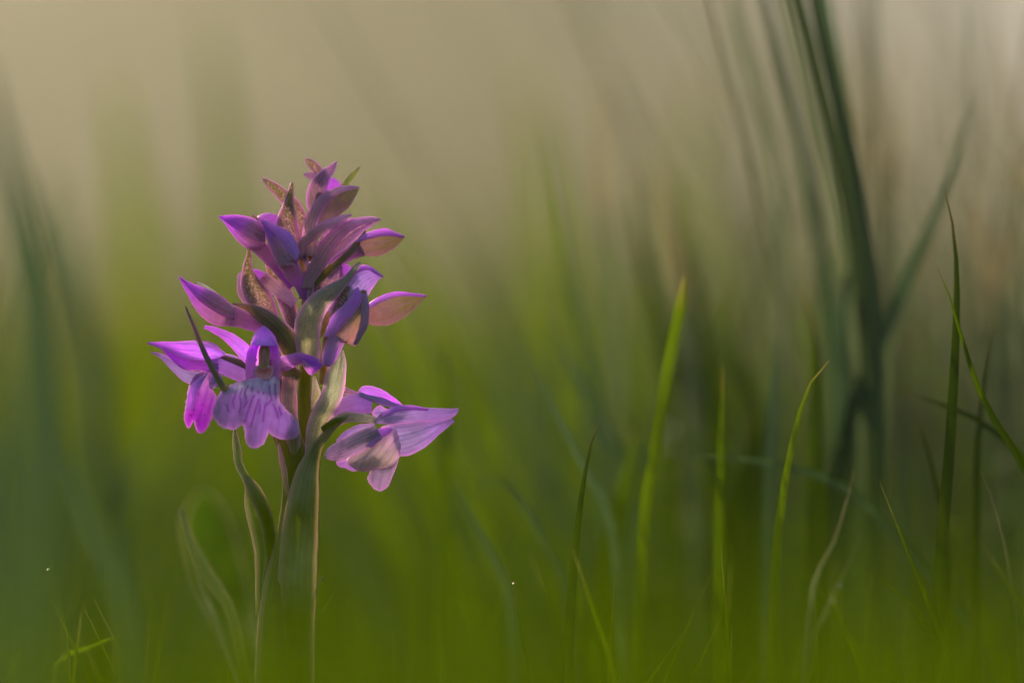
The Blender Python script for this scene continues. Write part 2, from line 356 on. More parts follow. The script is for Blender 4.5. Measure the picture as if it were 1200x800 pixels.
# ------------------------------------------------------------------ ground and the dry slope beyond
def ground_z(x, y):
    q = Vector((x, y, 0))
    z = .012 * noise.noise(q * 1.7) + .03 * noise.noise(q * .35) * min(1, abs(y) / 2)
    t = max(0, min(1, (y - 2.5) / 45)); s = t * t * (3 - 2 * t)
    z += s * 4.9 + max(0, min(1, (y - 5) / 20)) * .8 * noise.noise(q * .09)
    return z
def terrain():
    ys = [-4 + i * .25 for i in range(32)] + [4 + 1.0 * i for i in range(1, 56)] + [60, 80, 110, 160, 240, 400, 700]
    xs = [-600, -300, -150, -80, -50] + [-36 + 1.5 * i for i in range(17)] + [-11.5 + .6 * i for i in range(39)] + [12.5 + 1.5 * i for i in range(17)] + [50, 80, 150, 300, 600]
    vs = [Vector((x, y, ground_z(x, y))) for y in ys for x in xs]; n = len(xs)
    fs = [(j*n+i, j*n+i+1, (j+1)*n+i+1, (j+1)*n+i) for j in range(len(ys)-1) for i in range(n-1)]
    m, t = nodes('meadow_soil_and_straw'); b = NB(t)
    geo = b.n('ShaderNodeTexCoord').outputs['Object']
    sp = b.n('ShaderNodeSeparateXYZ'); b.l(geo, sp.inputs[0])
    nz = b.n('ShaderNodeTexNoise'); nz.inputs['Scale'].default_value = .30; nz.inputs['Detail'].default_value = 5; nz.inputs['Roughness'].default_value = .6; b.l(geo, nz.inputs['Vector'])
    n2 = b.n('ShaderNodeTexNoise'); n2.inputs['Scale'].default_value = 14; n2.inputs['Detail'].default_value = 6; b.l(geo, n2.inputs['Vector'])
    far = b.n('ShaderNodeMapRange', interpolation_type='SMOOTHSTEP'); b.l(sp.outputs[1], far.inputs[0]); far.inputs[1].default_value = 3.0; far.inputs[2].default_value = 9
    straw = b.mix(nz.outputs[0], (.21, .19, .075), (.33, .29, .14))
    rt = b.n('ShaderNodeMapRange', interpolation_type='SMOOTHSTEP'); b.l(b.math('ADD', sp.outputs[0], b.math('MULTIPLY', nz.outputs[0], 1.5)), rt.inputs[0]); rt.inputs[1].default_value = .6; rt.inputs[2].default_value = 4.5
    straw = b.mix(rt.outputs[0], straw, (.78, .71, .55))   # straw colour turns much paler towards the right
    green = b.mix(n2.outputs[0], (.03, .05, .005), (.06, .09, .01))
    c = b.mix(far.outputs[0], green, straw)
    c = b.mix(b.math('MULTIPLY', n2.outputs[0], .3), c, (.20, .17, .09))
    pr = b.n('ShaderNodeBsdfPrincipled'); b.l(c, pr.inputs['Base Color']); pr.inputs['Roughness'].default_value = .9; pr.inputs['Specular IOR Level'].default_value = .1
    bp = b.n('ShaderNodeBump'); bp.inputs['Strength'].default_value = .6; bp.inputs['Distance'].default_value = .05
    b.l(n2.outputs[0], bp.inputs['Height']); b.l(bp.outputs[0], pr.inputs['Normal'])
    o = b.n('ShaderNodeOutputMaterial'); b.l(pr.outputs[0], o.inputs[0])
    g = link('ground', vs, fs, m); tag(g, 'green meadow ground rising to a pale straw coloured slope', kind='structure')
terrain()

# ------------------------------------------------------------------ grass
def blade_geo(c, ws, facing, crease=.22, vary=.5, vs=None, fs=None, al=None, ac=None, vr=None, a0=0.0):
    """c: world points base to tip; ws: widths; a folded blade added to the lists"""
    n = len(c); base = len(vs)
    for i in range(n):
        T = (c[min(n-1, i+1)] - c[max(0, i-1)])
        T = T.normalized() if T.length > 1e-9 else Vector((0, 0, 1))
        B = T.cross(facing); B = B.normalized() if B.length > 1e-6 else Vector((1, 0, 0))
        Nn = B.cross(T)
        for s in (-1, -.5, 0, .5, 1):
            vs.append(c[i] + B * (ws[i] * .5 * s) + Nn * (ws[i] * crease * abs(s)))
            al.append(i / (n - 1)); ac.append(float(s)); vr.append(vary)
    for i in range(n-1):
        for k in range(4):
            a = base + i*5 + k; fs.append((a, a+1, a+6, a+5))

BL = 'grass blades rising through the meadow'
def blade(pts, wpx, depth, mat, label, name='grass_blade', tipw=.05, face=None, ground=True, N=30, crease=.22, vary=.5, blunt=False, dew=None, cat='grass blade'):
    """pts in photo pixels from tip down; depth in metres behind (+) or before (-) the orchid; width in pixels as seen"""
    z = -depth / S; k = 1 + depth / D
    P = [at(p[0], p[1], z - (p[2] if len(p) > 2 else 0)) for p in pts][::-1]
    if ground:
        q = P[0]; q2 = P[1]
        dx = (q - q2).normalized(); gz = ground_z(q.x, q.y) - .002
        h = max(.01, q.z - gz)
        ln = q + Vector((dx.x, dx.y * .3, 0)) * h * .25; ln.z = gz
        P = [ln, ln.lerp(q, .5) + Vector((-dx.x * h * .03, 0, 0))] + P
    c = spline([tuple(p * 1000) for p in P], N); c = [v / 1000 for v in c]
    wm = wpx * 1.25 * S * k; ws = []
    for i in range(N):
        u = i / (N-1)
        f = (.62 + .38 * math.sin(min(1, u * 1.6) * math.pi / 2)) * (1 - max(0, (u - .45) / .55) ** (3.0 if not blunt else 40))
        ws.append(wm * max(tipw, f))
    face = face or Vector((rnd.uniform(-.25, .25), -1, rnd.uniform(-.1, .15))).normalized()
    root = P[0].copy()
    L = dict(vs=[], fs=[], al=[], ac=[], vr=[])
    blade_geo(c, ws, face, crease, vary, **L)
    me = bpy.data.meshes.new(name); me.from_pydata([v - root for v in L['vs']], [], L['fs']); me.shade_smooth()
    for k_, a in (('along', L['al']), ('across', L['ac']), ('vary', L['vr'])):
        me.attributes.new(k_, 'FLOAT', 'POINT').data.foreach_set('value', a)
    me.materials.append(mat)
    o = bpy.data.objects.new(name, me); COL.objects.link(o); o.location = root
    tag(o, label, cat, BL)
    for (dx_, dy_, r) in (dew or []):
        drop(at(dx_, dy_, z), r * S * k, o)
    return o

def drop(p, r, parent):
    vs, fs = [], []; nu, nv = 12, 8
    for j in range(nv + 1):
        th = math.pi * j / nv
        for i in range(nu):
            ph = 2 * math.pi * i / nu
            vs.append(p + Vector((math.sin(th) * math.cos(ph), math.sin(th) * math.sin(ph), math.cos(th) * .9)) * r)
    for j in range(nv):
        for i in range(nu):
            fs.append((j*nu+i, j*nu+(i+1) % nu, (j+1)*nu+(i+1) % nu, (j+1)*nu+i))
    return link('dewdrop', vs, fs, M_dew, parent)

def mass(name, n, dr, hf, wr, mat, label, seed, spread=1.35, lean=.25, bend=.3, xr=None, dist=None):
    """many blades nobody could count, joined; hf(x fraction, rnd) gives the blade height in metres"""
    r = random.Random(seed); L = dict(vs=[], fs=[], al=[], ac=[], vr=[])
    for _ in range(n):
        d = dr[0] + (dr[1] - dr[0]) * (r.random() ** (dist or .8))
        half = .12 * d * spread
        u = r.uniform(-1, 1) if xr is None else r.uniform(*xr)
        x = u * half; y = d - D
        h = hf(u, r, d)
        if h <= 0: continue
        z0 = ground_z(x, y) - .002
        az = r.uniform(0, 6.283); ln = min(abs(r.gauss(0, lean)), lean * 1.8) * h; bd = r.uniform(0, bend) * h
        dirv = Vector((math.cos(az), math.sin(az) * .5, 0)); c = []
        for i in range(8):
            t = i / 7
            c.append(Vector((x, y, z0)) + dirv * (ln * t + bd * t ** 2.5) + Vector((0, 0, h * (t - .12 * bd / h * t ** 3))))
        wv = r.uniform(*wr); ws = [wv * (.7 + .3 * min(1, t * 3)) * (1 - t ** 2.4) + wv * .03 for t in [i / 7 for i in range(8)]]
        f = Vector((r.uniform(-.9, .9), -1, r.uniform(-.2, .3))).normalized()
        blade_geo(c, ws, f, .2, r.random(), **L)
    me = bpy.data.meshes.new(name); me.from_pydata(L['vs'], [], L['fs']); me.shade_smooth()
    for k_, a in (('along', L['al']), ('across', L['ac']), ('vary', L['vr'])):
        me.attributes.new(k_, 'FLOAT', 'POINT').data.foreach_set('value', a)
    me.materials.append(mat)
    o = bpy.data.objects.new(name, me); COL.objects.link(o); tag(o, label, kind='stuff')
    return o

# near veil of grass between the lens and the flower
mass('near_grass', 270, (.24, .50), lambda u, r, d: 0 if u < -.6 and r.random() < .6 else .152 - r.uniform(.003, .026) * (d / .4) - .004, (.0024, .0042), G_veil,
     'bright green grass close to the lens, melting to a veil along the bottom', 11, lean=.12, bend=.15)
mass('low_grass', 900, (.55, 1.0), lambda u, r, d: r.uniform(.06, .115) + max(0, u) * .012, (.0014, .0026), G_mead,
     'short green grass standing round the foot of the orchid', 12, lean=.2)
# meadow behind
def right(u):
    f = max(0, min(1, (u - .18) / .3)); return 1 - .38 * f * f * (3 - 2 * f)
def mh(u, r, d):
    top = (.155 + (d - .9) * .030) * right(u)
    return top - abs(r.gauss(0, .022)) - .03 * r.random()
mass('meadow_grass', 7000, (.95, 3.2), mh, (.0018, .0036), G_mead, 'soft green meadow grass filling the ground behind the orchid', 13)
mass('distant_grass', 5000, (2.8, 7.0), lambda u, r, d: r.uniform(.10, .26) * right(u) ** 2, (.003, .006), G_mead, 'green grass farther off, quite out of focus', 14, spread=1.6)
def fan(u, r, d):
    px = 600 + u * 600 * 1.35
    if px < 520: return 0
    tops = ((520, 420), (600, 300), (690, 110), (770, 110), (830, 300), (870, 440), (950, 400), (1010, 390), (1060, 470), (1120, 450), (1180, 360), (1250, 260), (1500, 260))
    for (a, b), (c, e) in zip(tops, tops[1:]):
        if a <= px <= c: y = b + (e - b) * (px - a) / (c - a); break
    else: y = 380
    y += abs(r.gauss(0, 1)) * 110
    return max(.03, ZC - (y - 400) * S * d / D)
mass('blue_green_grass', 520, (.84, 1.10), fan, (.0012, .0034), G_blue, 'fine blue green blades massed out of focus from the middle to the right', 16, lean=.25, bend=.35)
mass('dark_grass', 620, (.83, 1.25), fan, (.0012, .0034), G_mid, 'fine dark green blades mixed among the blue green ones', 17, lean=.25, bend=.35)
mass('dry_stalks', 150, (.84, 1.08), lambda u, r, d: r.uniform(.17, .34), (.0008, .0020), G_pale,
     'thin grey green stalks criss crossing out of focus at the upper right', 18, lean=.3, xr=(.5, 1.08))
mass('left_grass', 90, (.85, 1.1), lambda u, r, d: ZC + ((-u * 1.35 - .8) * .10 - r.uniform(0, .03)), (.002, .004), G_blue, 'blue green blades massed out of focus at the left edge', 22, lean=.15, xr=(-1.05, -.5))
mass('foot_grass', 110, (.40, .54), lambda u, r, d: .150 - r.uniform(.014, .034) * (d / .5) * 1.25, (.0026, .0042), G_veil, 'tuft of bright grass before the foot of the orchid, out of focus', 31, lean=.14, bend=.15, xr=(-.62, -.12))
mass('close_grass', 80, (.20, .36), lambda u, r, d: .150 - r.uniform(.006, .026) * (d / .4), (.0026, .005), G_veil, 'bright grass right before the lens, a green wash over the bottom', 21, lean=.12, bend=.15)
mass('left_near_grass', 8, (.34, .5), lambda u, r, d: ZC + r.uniform(-.022, .004), (.004, .008), G_blue, 'blue green blades close to the lens, a haze along the left side', 19, lean=.1, xr=(-1.0, -.42))
mass('dry_grass', 700, (1.5, 4.0), lambda u, r, d: r.uniform(.15, .42) * (.85 + .1 * u), (.002, .004), G_dry, 'pale dry grass stalks blurred in front of the straw slope', 15, lean=.3)

BLADES = [
 # pts tip->base, width, depth, mat, label
 ([(705,490),(694,515),(684,565),(676,630),(670,700),(666,800)], 11, .0, G_dark, 'slender dark green blade with a bent tip, alone right of the middle'),
 ([(972,422),(948,452),(930,510),(920,565),(912,620),(907,720)], 11, .002, G_mid, 'dark blade hooking right to a dry pale tip, below the tall stalks'),
 ([(1107,222),(1116,262),(1121,320),(1120,390),(1116,470),(1110,560),(1100,700)], 12, .004, G_dark, 'tall straight dark green blade with a sharp point, near the right edge'),
 ([(1098,313),(1112,345),(1124,385),(1138,430),(1158,480),(1195,540),(1230,640)], 9, .0, G_fresh, 'bright green blade crossing the tall dark one near the right edge'),
 ([(1043,450),(1085,468),(1130,483),(1170,510),(1205,545),(1260,640)], 10, .018, G_dark, 'low slanting blade that passes behind the crossed pair at right'),
 ([(803,322),(797,360),(785,420),(773,490),(765,550),(752,640)], 11, .022, G_mid, 'broad blunt fresh green blade standing tall in the middle right'),
 ([(846,430),(846,480),(845,540),(843,640)], 13, .022, G_fresh, 'short upright bright blade with a needle tip, right of the blunt one'),
 ([(518,375),(520,430),(522,500),(521,600),(520,700)], 16, .065, G_fresh, 'soft bright green blade standing just right of the orchid'),
 ([(1000,657),(1035,680),(1070,712),(1100,755),(1120,810)], 5, .0, G_fresh, 'thin arching green thread of grass at the lower right'),
 ([(1001,551),(990,595),(972,650),(950,710)], 9, .012, G_brown, 'brown tipped blade leaning right below the hooked one'),
 ([(1008,628),(992,665),(970,715),(948,780)], 8, .022, G_brown, 'short brownish blade beside the dewdrop at lower right'),
 ([(1148,550),(1163,585),(1178,640),(1188,700),(1195,760)], 6, .006, G_brown, 'fine pale blade curving down at the right edge'),
 ([(602,680),(607,715),(614,760),(620,810)], 6, .003, G_dark, 'thin dark blade topped by one dewdrop at the bottom middle'),
 ([(62,655),(52,690),(38,735),(24,775),(10,815)], 13, .002, G_bright, 'bright blade leaning right in the bottom left corner with a dewdrop at its tip'),
 ([(57,672),(68,700),(77,735),(81,775),(82,820)], 4, .0, G_fresh, 'hair thin blade bending down beside the bottom left dewdrop'),
 ([(152,742),(120,752),(90,768),(60,795)], 11, .012, G_bright, 'yellow green blade bent almost flat at the bottom left'),
 ([(150,738),(148,765),(142,795),(136,830)], 13, .012, G_dark, 'stubby dark blade under the flat bent one at the bottom left'),
 ([(-20,742),(8,768),(30,792),(48,820)], 5, .0, G_bright, 'thin blade crossing the bottom left corner'),
 ([(780,533),(850,536),(920,546),(985,568),(1040,615),(1095,680),(1150,770)], 11, .028, G_blue, 'long soft blade arching over from middle right to the lower right corner'),
 ([(912,385),(906,440),(903,500),(902,580)], 20, .035, G_blue, 'bluish upright blade standing left of the tall stalks'),
 ([(941,345),(953,385),(957,430),(956,500)], 20, .035, G_dark, 'dark pointed blade close to the left of the tall stalks'),
 ([(800,-520),(880,-200),(945,40),(965,120),(985,200),(1003,290),(1013,370),(1020,450),(1024,560)], 15, .045, G_stalk, 'thick dark stalk running down from the top edge at right'),
 ([(835,-520),(910,-200),(962,40),(982,120),(1000,200),(1014,290),(1026,370),(1028,450),(1028,560)], 12, .040, G_stalk, 'second dark stalk touching the right side of the thick one'),
 ([(790,-520),(870,-200),(928,40),(948,120),(968,200),(988,290),(1000,370),(1008,450),(1012,560)], 8, .05, G_brown, 'thin brown stalk along the left side of the thick dark one'),
 ([(860,-520),(930,-180),(975,60),(990,140),(1000,230),(1004,310),(1008,400),(1010,500)], 13, .055, G_blue, 'paler stalk close behind the thick dark one'),
 ([(860,-160),(925,110),(945,200),(962,290),(972,370),(978,460)], 15, .075, G_blue, 'grey green blurred stalk left of the thick dark one'),
 ([(1142,100),(1122,180),(1095,255),(1062,330),(1035,390),(1012,450),(990,530)], 16, .05, G_blue, 'bluish blade slanting up to the right behind the crossed pair'),
 ([(1128,150),(1105,230),(1085,300),(1060,370),(1040,430)], 12, .07, G_brown, 'thinner brown blade along the slanting bluish one'),
 ([(1000,300),(990,350),(985,400),(988,470),(990,560)], 34, .05, G_blue, 'broad bluish green blade at the foot of the tall stalks'),
 ([(800,-260),(868,50),(890,120),(905,190),(915,280)], 12, .09, G_brown, 'faint brown stalk high in the right part'),
 ([(1000,60),(1003,130),(1000,220),(995,320)], 24, .16, G_brown, 'faint wide stalk behind the thick dark one'),
 ([(1047,60),(1048,140),(1045,230),(1040,330)], 24, .15, G_brown, 'faint grey brown stalk right of the thick dark one'),
 ([(1155,-20),(1170,60),(1182,150),(1195,260),(1200,380)], 7, .08, G_brown, 'thin dim stalk in the top right corner'),
 ([(1132,200),(1150,260),(1160,340),(1166,430),(1170,560)], 22, .10, G_brown, 'soft olive stalk rising near the right edge'),
 ([(1205,150),(1190,250),(1183,330),(1180,430),(1180,560)], 24, .11, G_brown, 'soft olive stalk against the right edge'),
 ([(1100,230),(1150,290),(1190,360),(1230,440)], 22, .14, G_brown, 'dim stalk drooping to the right edge'),
 ([(1135,150),(1165,195),(1205,225),(1260,240)], 22, .16, G_brown, 'dim stalk bowed over near the top right'),
 ([(1165,375),(1158,420),(1150,480),(1145,560)], 9, .02, G_dark, 'short thin dark blade right of the crossed pair'),
 ([(1072,478),(1085,520),(1098,575),(1108,640)], 10, .02, G_dark, 'dark blade half hidden behind the tall straight one'),
 ([(1048,470),(1055,520),(1058,600)], 14, .05, G_blue, 'soft bluish blade left of the tall straight one'),
 ([(700,60),(702,130),(705,200),(712,270),(722,350)], 16, .12, G_brown, 'faint dark stalk high above the middle'),
 ([(768,180),(778,240),(790,300),(802,370),(812,450)], 22, .10, G_brown, 'dim brownish blade behind the broad blunt one'),
 ([(740,200),(750,280),(766,350),(785,430),(800,520)], 22, .11, G_dark, 'dim green blade left of the broad blunt one'),
 ([(790,200),(800,270),(812,340),(830,420),(845,520)], 26, .12, G_dark, 'dim green blade right of the broad blunt one'),
 ([(850,330),(862,400),(878,470),(890,560)], 26, .10, G_dark, 'dim dark green blade between the middle and the tall stalks'),
 ([(608,400),(635,450),(662,505),(690,560),(720,640)], 10, .03, G_blue, 'pale blade slanting down right of the orchid'),
 ([(640,360),(670,430),(705,500),(735,580)], 16, .07, G_blue, 'blurred pale blade slanting behind the one right of the orchid'),
 ([(530,560),(560,620),(585,670),(600,740)], 13, .03, G_blue, 'soft bluish blade low right of the orchid stem'),
 ([(556,590),(575,555),(605,580),(640,640),(668,720)], 10, .04, G_blue, 'hooped soft blade low in the middle'),
 ([(-18,60),(2,150),(20,220),(40,300),(50,400),(52,520),(50,700)], 46, -.12, G_blue, 'broad blurred bluish blade on the left edge'),
 ([(-90,120),(-70,280),(-50,400),(-40,520),(-30,700)], 80, -.2, G_blue, 'broadest dark blurred blade cut by the left edge'),
 ([(50,180),(62,240),(85,330),(105,430),(130,560),(150,700)], 26, .22, G_blue, 'grey green blurred blade inside the left edge'),
 ([(20,210),(40,250),(60,310),(90,380),(120,450)], 18, .22, G_blue, 'dim stalk leaning beside the left edge blade'),
 ([(130,60),(138,130),(150,220),(160,320),(170,420)], 34, .30, G_mead, 'very blurred tall tuft left of the orchid'),
 ([(240,-20),(250,60),(262,150),(268,260)], 26, .30, G_mead, 'very blurred tall stalk above the left flower'),
 ([(168,330),(165,420),(172,520),(180,640)], 50, .25, G_mead, 'wide blurred blade behind the left flower'),
 ([(55,470),(80,540),(110,620),(150,720)], 30, -.09, G_blue, 'faint bluish blade low on the left'),
 ([(610,60),(625,150),(640,250),(650,350)], 30, .35, G_mead, 'very blurred stalk in the upper middle'),
 ([(830,60),(815,150),(812,240),(820,330)], 26, .35, G_mead, 'very blurred stalk high right of the middle'),
 ([(745,495),(735,560),(722,620),(712,700)], 32, .05, G_fresh, 'soft wide fresh blade behind the slender dark one'),
 ([(880,480),(872,560),(868,640)], 22, .06, G_dark, 'dim blade left of the hooked one'),
 ([(1005,470),(980,540),(965,620),(960,700)], 26, .05, G_dark, 'dim dark blade below the foot of the tall stalks'),
]
for b_ in BLADES:
    lab = b_[4]; kw = {}
    if 'blunt fresh' in lab: kw['blunt'] = True
    if 'topped by one dewdrop' in lab: kw['dew'] = [(602, 684, 1.3)]
    if 'dewdrop at its tip' in lab: kw['dew'] = [(56, 668, 3.0)]
    if 'alone right of the middle' in lab: kw['dew'] = [(676, 630, 1.4), (672, 668, 1.0)]
    if 'thin arching green thread' in lab: kw['dew'] = [(1070, 712, 1.5)]
    if 'beside the dewdrop' in lab: kw['dew'] = [(983, 688, 3), (975, 706, 3.6)]
    blade(b_[0], b_[1], b_[2], b_[3], lab, vary=rnd.random(), **kw)

# ------------------------------------------------------------------ the orchid
base = at(345, 400, 0); base.z = ground_z(base.x, base.y)
orchid = bpy.data.objects.new('orchid', None); COL.objects.link(orchid); orchid.location = base
tag(orchid, 'purple spotted marsh orchid in flower with pink edged bracts, sharp before the blurred grass', 'orchid')
O = orchid
GB = (base.z, )
# stem down to the ground (below the frame)
gy = 400 + (ZC - base.z) / S
tube('stem', [(352, gy, 0), (346, 1000, 0), (345, 800, 0), (350, 640, 0), (354, 540, 0), (357, 440, 0), (360, 360, -2), (364, 290, -4), (374, 225, -4)],
     [40, 38, 36, 32, 26, 19, 17, 15, 8], M_stem, O, N=70, ridge=.05, rid_n=8, depth=.95)

# sheathing leaves and lower bracts
sheet('leaf', [(322, gy, 10), (318, 900, 18), (322, 760, 22), (328, 640, 22), (338, 580, 22), (352, 540, 24), (378, 506, 26), (404, 489, 30)],
      [(370, gy, 4), (368, 900, 8), (368, 760, 10), (371, 660, 12), (373, 580, 13), (374, 535, 16), (388, 508, 24), (405, 491, 30)],
      M_leafg, O, bulge=.22, N=60, M=18, wobble=1.2, keel=-.05)
sheet('leaf', [(312, gy, -6), (300, 900, 0), (300, 760, 8), (310, 680, 10), (326, 620, 10), (332, 560, 6), (327, 530, 4), (316, 505, 2)],
      [(345, gy, 12), (350, 900, 16), (350, 760, 16), (346, 680, 14), (342, 620, 12), (337, 570, 8), (332, 532, 5), (318, 505, 2)],
      M_sheath, O, bulge=.3, N=50)['label'] = 'sheath with a thin pink edge, left side of the stem'
# right edge sliver behind stem
sheet('leaf', [(350, 900, -14), (362, 760, -14), (372, 640, -14), (372, 540, -12), (383, 505, -10)],
      [(356, 900, -16), (368, 760, -18), (374, 640, -18), (375, 545, -14), (386, 504, -10)], M_sheath, O, bulge=.1)
pod('ovary', [(340, 600), (332, 560), (327, 530), (322, 508), (326, 490)], [(362, 600), (362, 560), (360, 530), (352, 505), (346, 488)], M_stem, O, z=10, depth=.5)
sheet('bract', [(338, 585), (331, 560), (327, 535), (326.5, 519)], [(340, 585), (337, 562), (335, 545), (328, 520)], M_stempk, O, z=20, bulge=.2)
# twisted bract
sheet('bract', [(300, 720, 0), (300, 680, 2), (297, 640, 4), (288, 595, 6), (287, 570, 8), (283, 560, 10), (276, 545, 12), (273, 520, 12), (274, 502, 10)],
      [(308, 720, 8), (316, 680, 8), (323, 640, 8), (320, 610, 2), (311, 588, -4), (298, 568, 2), (286, 545, 10), (281, 520, 14), (276, 501, 10)],
      M_twist, O, bulge=-.22, N=60, M=14, solid=.00025, ripple=1.2, rn=1.5)['label'] = 'long twisted pale green bract hanging free left of the stem'
sheet('bract', [(314, 700, 6), (310, 640, 10), (305, 610, 13), (296, 590, 14), (288, 572, 13), (286, 560, 12)],
      [(318, 700, 4), (323, 650, 8), (322, 615, 9), (312, 585, 10), (303, 568, 11), (290, 556, 12)],
      M_leafg, O, bulge=.2, N=40)
# broad basal leaf left, soft
zl = -420
sheet('leaf', [(340, gy - 60, -5), (300, 900, -40), (262, 760, -200), (228, 680, zl), (214, 620, zl), (222, 590, zl), (238, 572, zl)],
      [(346, gy - 60, -5), (330, 900, -40), (306, 760, -200), (290, 680, zl), (272, 620, zl), (255, 588, zl), (240, 572, zl)],
      M_leafy, O, bulge=-.25, N=50, M=16, wobble=2)['label'] = 'broad soft green leaf left of the stem, out of focus'
sheet('leaf', [(344, gy - 40, -5), (300, 950, 40), (272, 740, 130), (240, 680, 150), (222, 640, 160), (210, 596, 160)],
      [(346, gy - 40, -5), (312, 950, 40), (282, 735, 130), (250, 668, 150), (228, 632, 160), (212, 594, 160)],
      M_twist, O, bulge=.1, N=40)
ribbon('leaf', [(352, gy - 80, 0), (352, 800, 6), (355, 730, 8), (368, 690, 8), (379, 675, 8)], [16, 10, 6, 4, 1], M_twist, O, N=40)

# ---- top of the spike
def bract(A, B, mat=M_bract, z=0, **kw): return sheet('bract', A, B, mat, O, z, **kw)
bract([(378, 214), (368, 203), (359, 192), (357.5, 186)], [(383, 208), (377, 197), (366, 187), (358, 185)], z=-8, bulge=-.25)
bract([(374, 217), (364, 211), (356, 205)], [(378, 211), (368, 202), (356.5, 203)], M_bractp, z=-10, bulge=.2)
bract([(364, 258), (359, 238), (360, 222), (368, 208), (380, 198), (394, 189)], [(379, 258), (383, 238), (383, 222), (387, 209), (392, 200), (395, 189.5)], M_bractp, z=6, bulge=-.28, keel=.05, M=18)
bract([(398, 232), (401, 215), (411, 202), (421, 195)], [(407, 232), (411, 215), (418, 206), (422, 196)], M_green, z=-4, bulge=.2)
pod('bud', [(372, 246), (376, 226), (384, 209), (391, 208)], [(395, 250), (401, 236), (399, 216), (392, 208.5)], M_budv, O, z=-12)
# bud B1 and its bract
pod('bud', [(372, 262), (378, 246), (389, 226), (402, 218), (421, 219)], [(392, 268), (396, 254), (409, 243), (417, 230), (422, 220)], M_budg, O, z=4, depth=.9)
bract([(353, 300), (355, 270), (361, 250), (371, 234), (386, 223), (402, 218), (420, 219)], [(373, 300), (372, 270), (374, 258), (380, 244), (391, 231), (404, 224), (421, 220)], M_bractb, z=14, bulge=.3, M=16)
# C2 behind, C1 in front
bract([(338, 300), (350, 268), (335, 245), (323, 230), (313, 219), (306.5, 210)], [(364, 300), (362, 262), (353, 240), (338, 225), (323, 214), (308, 208)], M_bract, z=-6, bulge=-.2, keel=.1)
bract([(334, 300), (324, 272), (325, 255), (332, 238), (337, 224), (341, 214)], [(362, 305), (354, 282), (348, 262), (344, 240), (344, 224), (343.5, 214)], M_bract, z=10, bulge=-.22, keel=.12, M=18)
# D1 left violet bud with ovary
pod('bud', [(312, 280), (308, 268), (297, 257), (278, 252), (262, 254), (256.5, 253)], [(308, 292), (298, 293), (285, 289), (273, 276), (264, 263), (257, 255)], M_bud, O, z=10, depth=.85)
sheet('sepal', [(311, 270), (298, 257), (278, 252), (257, 253.5)], [(311, 283), (298, 281), (280, 271), (258, 254.5)], M_bud, O, z=18, bulge=.22)
tube('spur', [(296, 283, 8), (312, 297, 6), (328, 316, 2), (342, 336, -2)], [18, 18, 15, 10], M_spur, O)
bract([(306, 275), (301, 262), (295, 253)], [(312, 272), (306, 259), (297, 251)], M_bract, z=-2, bulge=.1)
pod('bud', [(300, 262), (302, 254), (312, 250), (323, 251)], [(312, 280), (322, 276), (327, 264), (325, 253)], M_budv, O, z=-6)
# E1 centre violet bud
pod('bud', [(324, 308), (315, 290), (310, 270), (305, 258)], [(352, 304), (348, 286), (338, 271), (322, 262), (306, 257)], M_bud, O, z=22, depth=.8)
sheet('sepal', [(347, 306), (334, 292), (322, 274), (307, 259)], [(351, 296), (346, 282), (336, 270), (308, 259)], M_vio, O, z=33, bulge=.2)
sheet('sepal', [(328, 312), (318, 292), (312, 274), (306.5, 259)], [(346, 311), (334, 296), (324, 276), (308, 260)], M_bud, O, z=29, bulge=.2)
tube('spur', [(332, 298, 20), (343, 318, 17), (353, 336, 13), (361, 356, 8)], [26, 22, 15, 8], M_spur, O)
# F, G
bract([(345, 300), (350, 284), (366, 268), (386, 257), (403, 252), (412, 251)], [(354, 302), (358, 290), (372, 279), (392, 267), (405, 258), (412, 252.5)], M_bractb, z=24, bulge=.3)
bract([(352, 330), (366, 300), (378, 276), (394, 261), (414, 256), (432, 254), (446, 256)], [(366, 334), (385, 308), (408, 290), (424, 274), (438, 263), (446, 258.5)], M_bractp, z=12, bulge=-.2, ripple=1.5, rn=2, M=18)
sheet('bract', [(352, 338), (362, 312), (374, 287), (392, 268), (416, 257), (446, 256)], [(364, 338), (377, 318), (389, 297), (404, 277), (422, 264), (446, 258)], M_bractb, O, z=17, bulge=.2)
bract([(362, 338), (376, 318), (395, 304), (412, 288), (428, 270)], [(370, 338), (384, 324), (402, 308), (418, 292), (429, 271)], M_olive, z=13, bulge=.2)
# H1 right bud and spur
pod('bud', [(414, 286), (422, 277), (436, 270), (452, 268.5), (464, 272), (474, 277)], [(416, 296), (430, 300), (442, 300), (456, 295), (466, 287), (474, 279)], M_budg, O, z=6, depth=.85)
sheet('sepal', [(417, 283), (430, 273), (452, 268), (474, 277)], [(419, 284), (432, 280), (452, 276), (474, 278.5)], M_vio, O, z=18, bulge=.25)
tube('spur', [(425, 289, 6), (408, 297, 4), (394, 307, 0), (380, 322, -4)], [22, 18, 13, 8], M_spur, O)
# inner small bracts around the axis
bract([(350, 350), (350, 315), (349, 290)], [(366, 350), (360, 320), (352, 292)], M_olive, z=10, bulge=.2)
bract([(362, 345), (366, 310), (371, 285)], [(374, 345), (376, 318), (378, 290)], M_bract, z=4, bulge=-.2)
bract([(360, 350), (362, 320), (352, 300), (346, 288)], [(366, 350), (368, 326), (360, 302), (348, 286)], M_bractp, z=16, bulge=-.2)
# R
bract([(318, 398), (300, 372), (288, 354), (282, 336), (284, 315), (289, 298), (290, 283)], [(336, 392), (328, 374), (320, 350), (308, 332), (297, 316), (295, 298), (291.5, 283)], M_bract, z=12, bulge=-.25, keel=.1, M=18)
bract([(290, 360), (279, 345), (278, 325), (282, 318)], [(300, 352), (290, 335), (287, 322), (284, 317)], M_bractp, z=-2, bulge=.2)
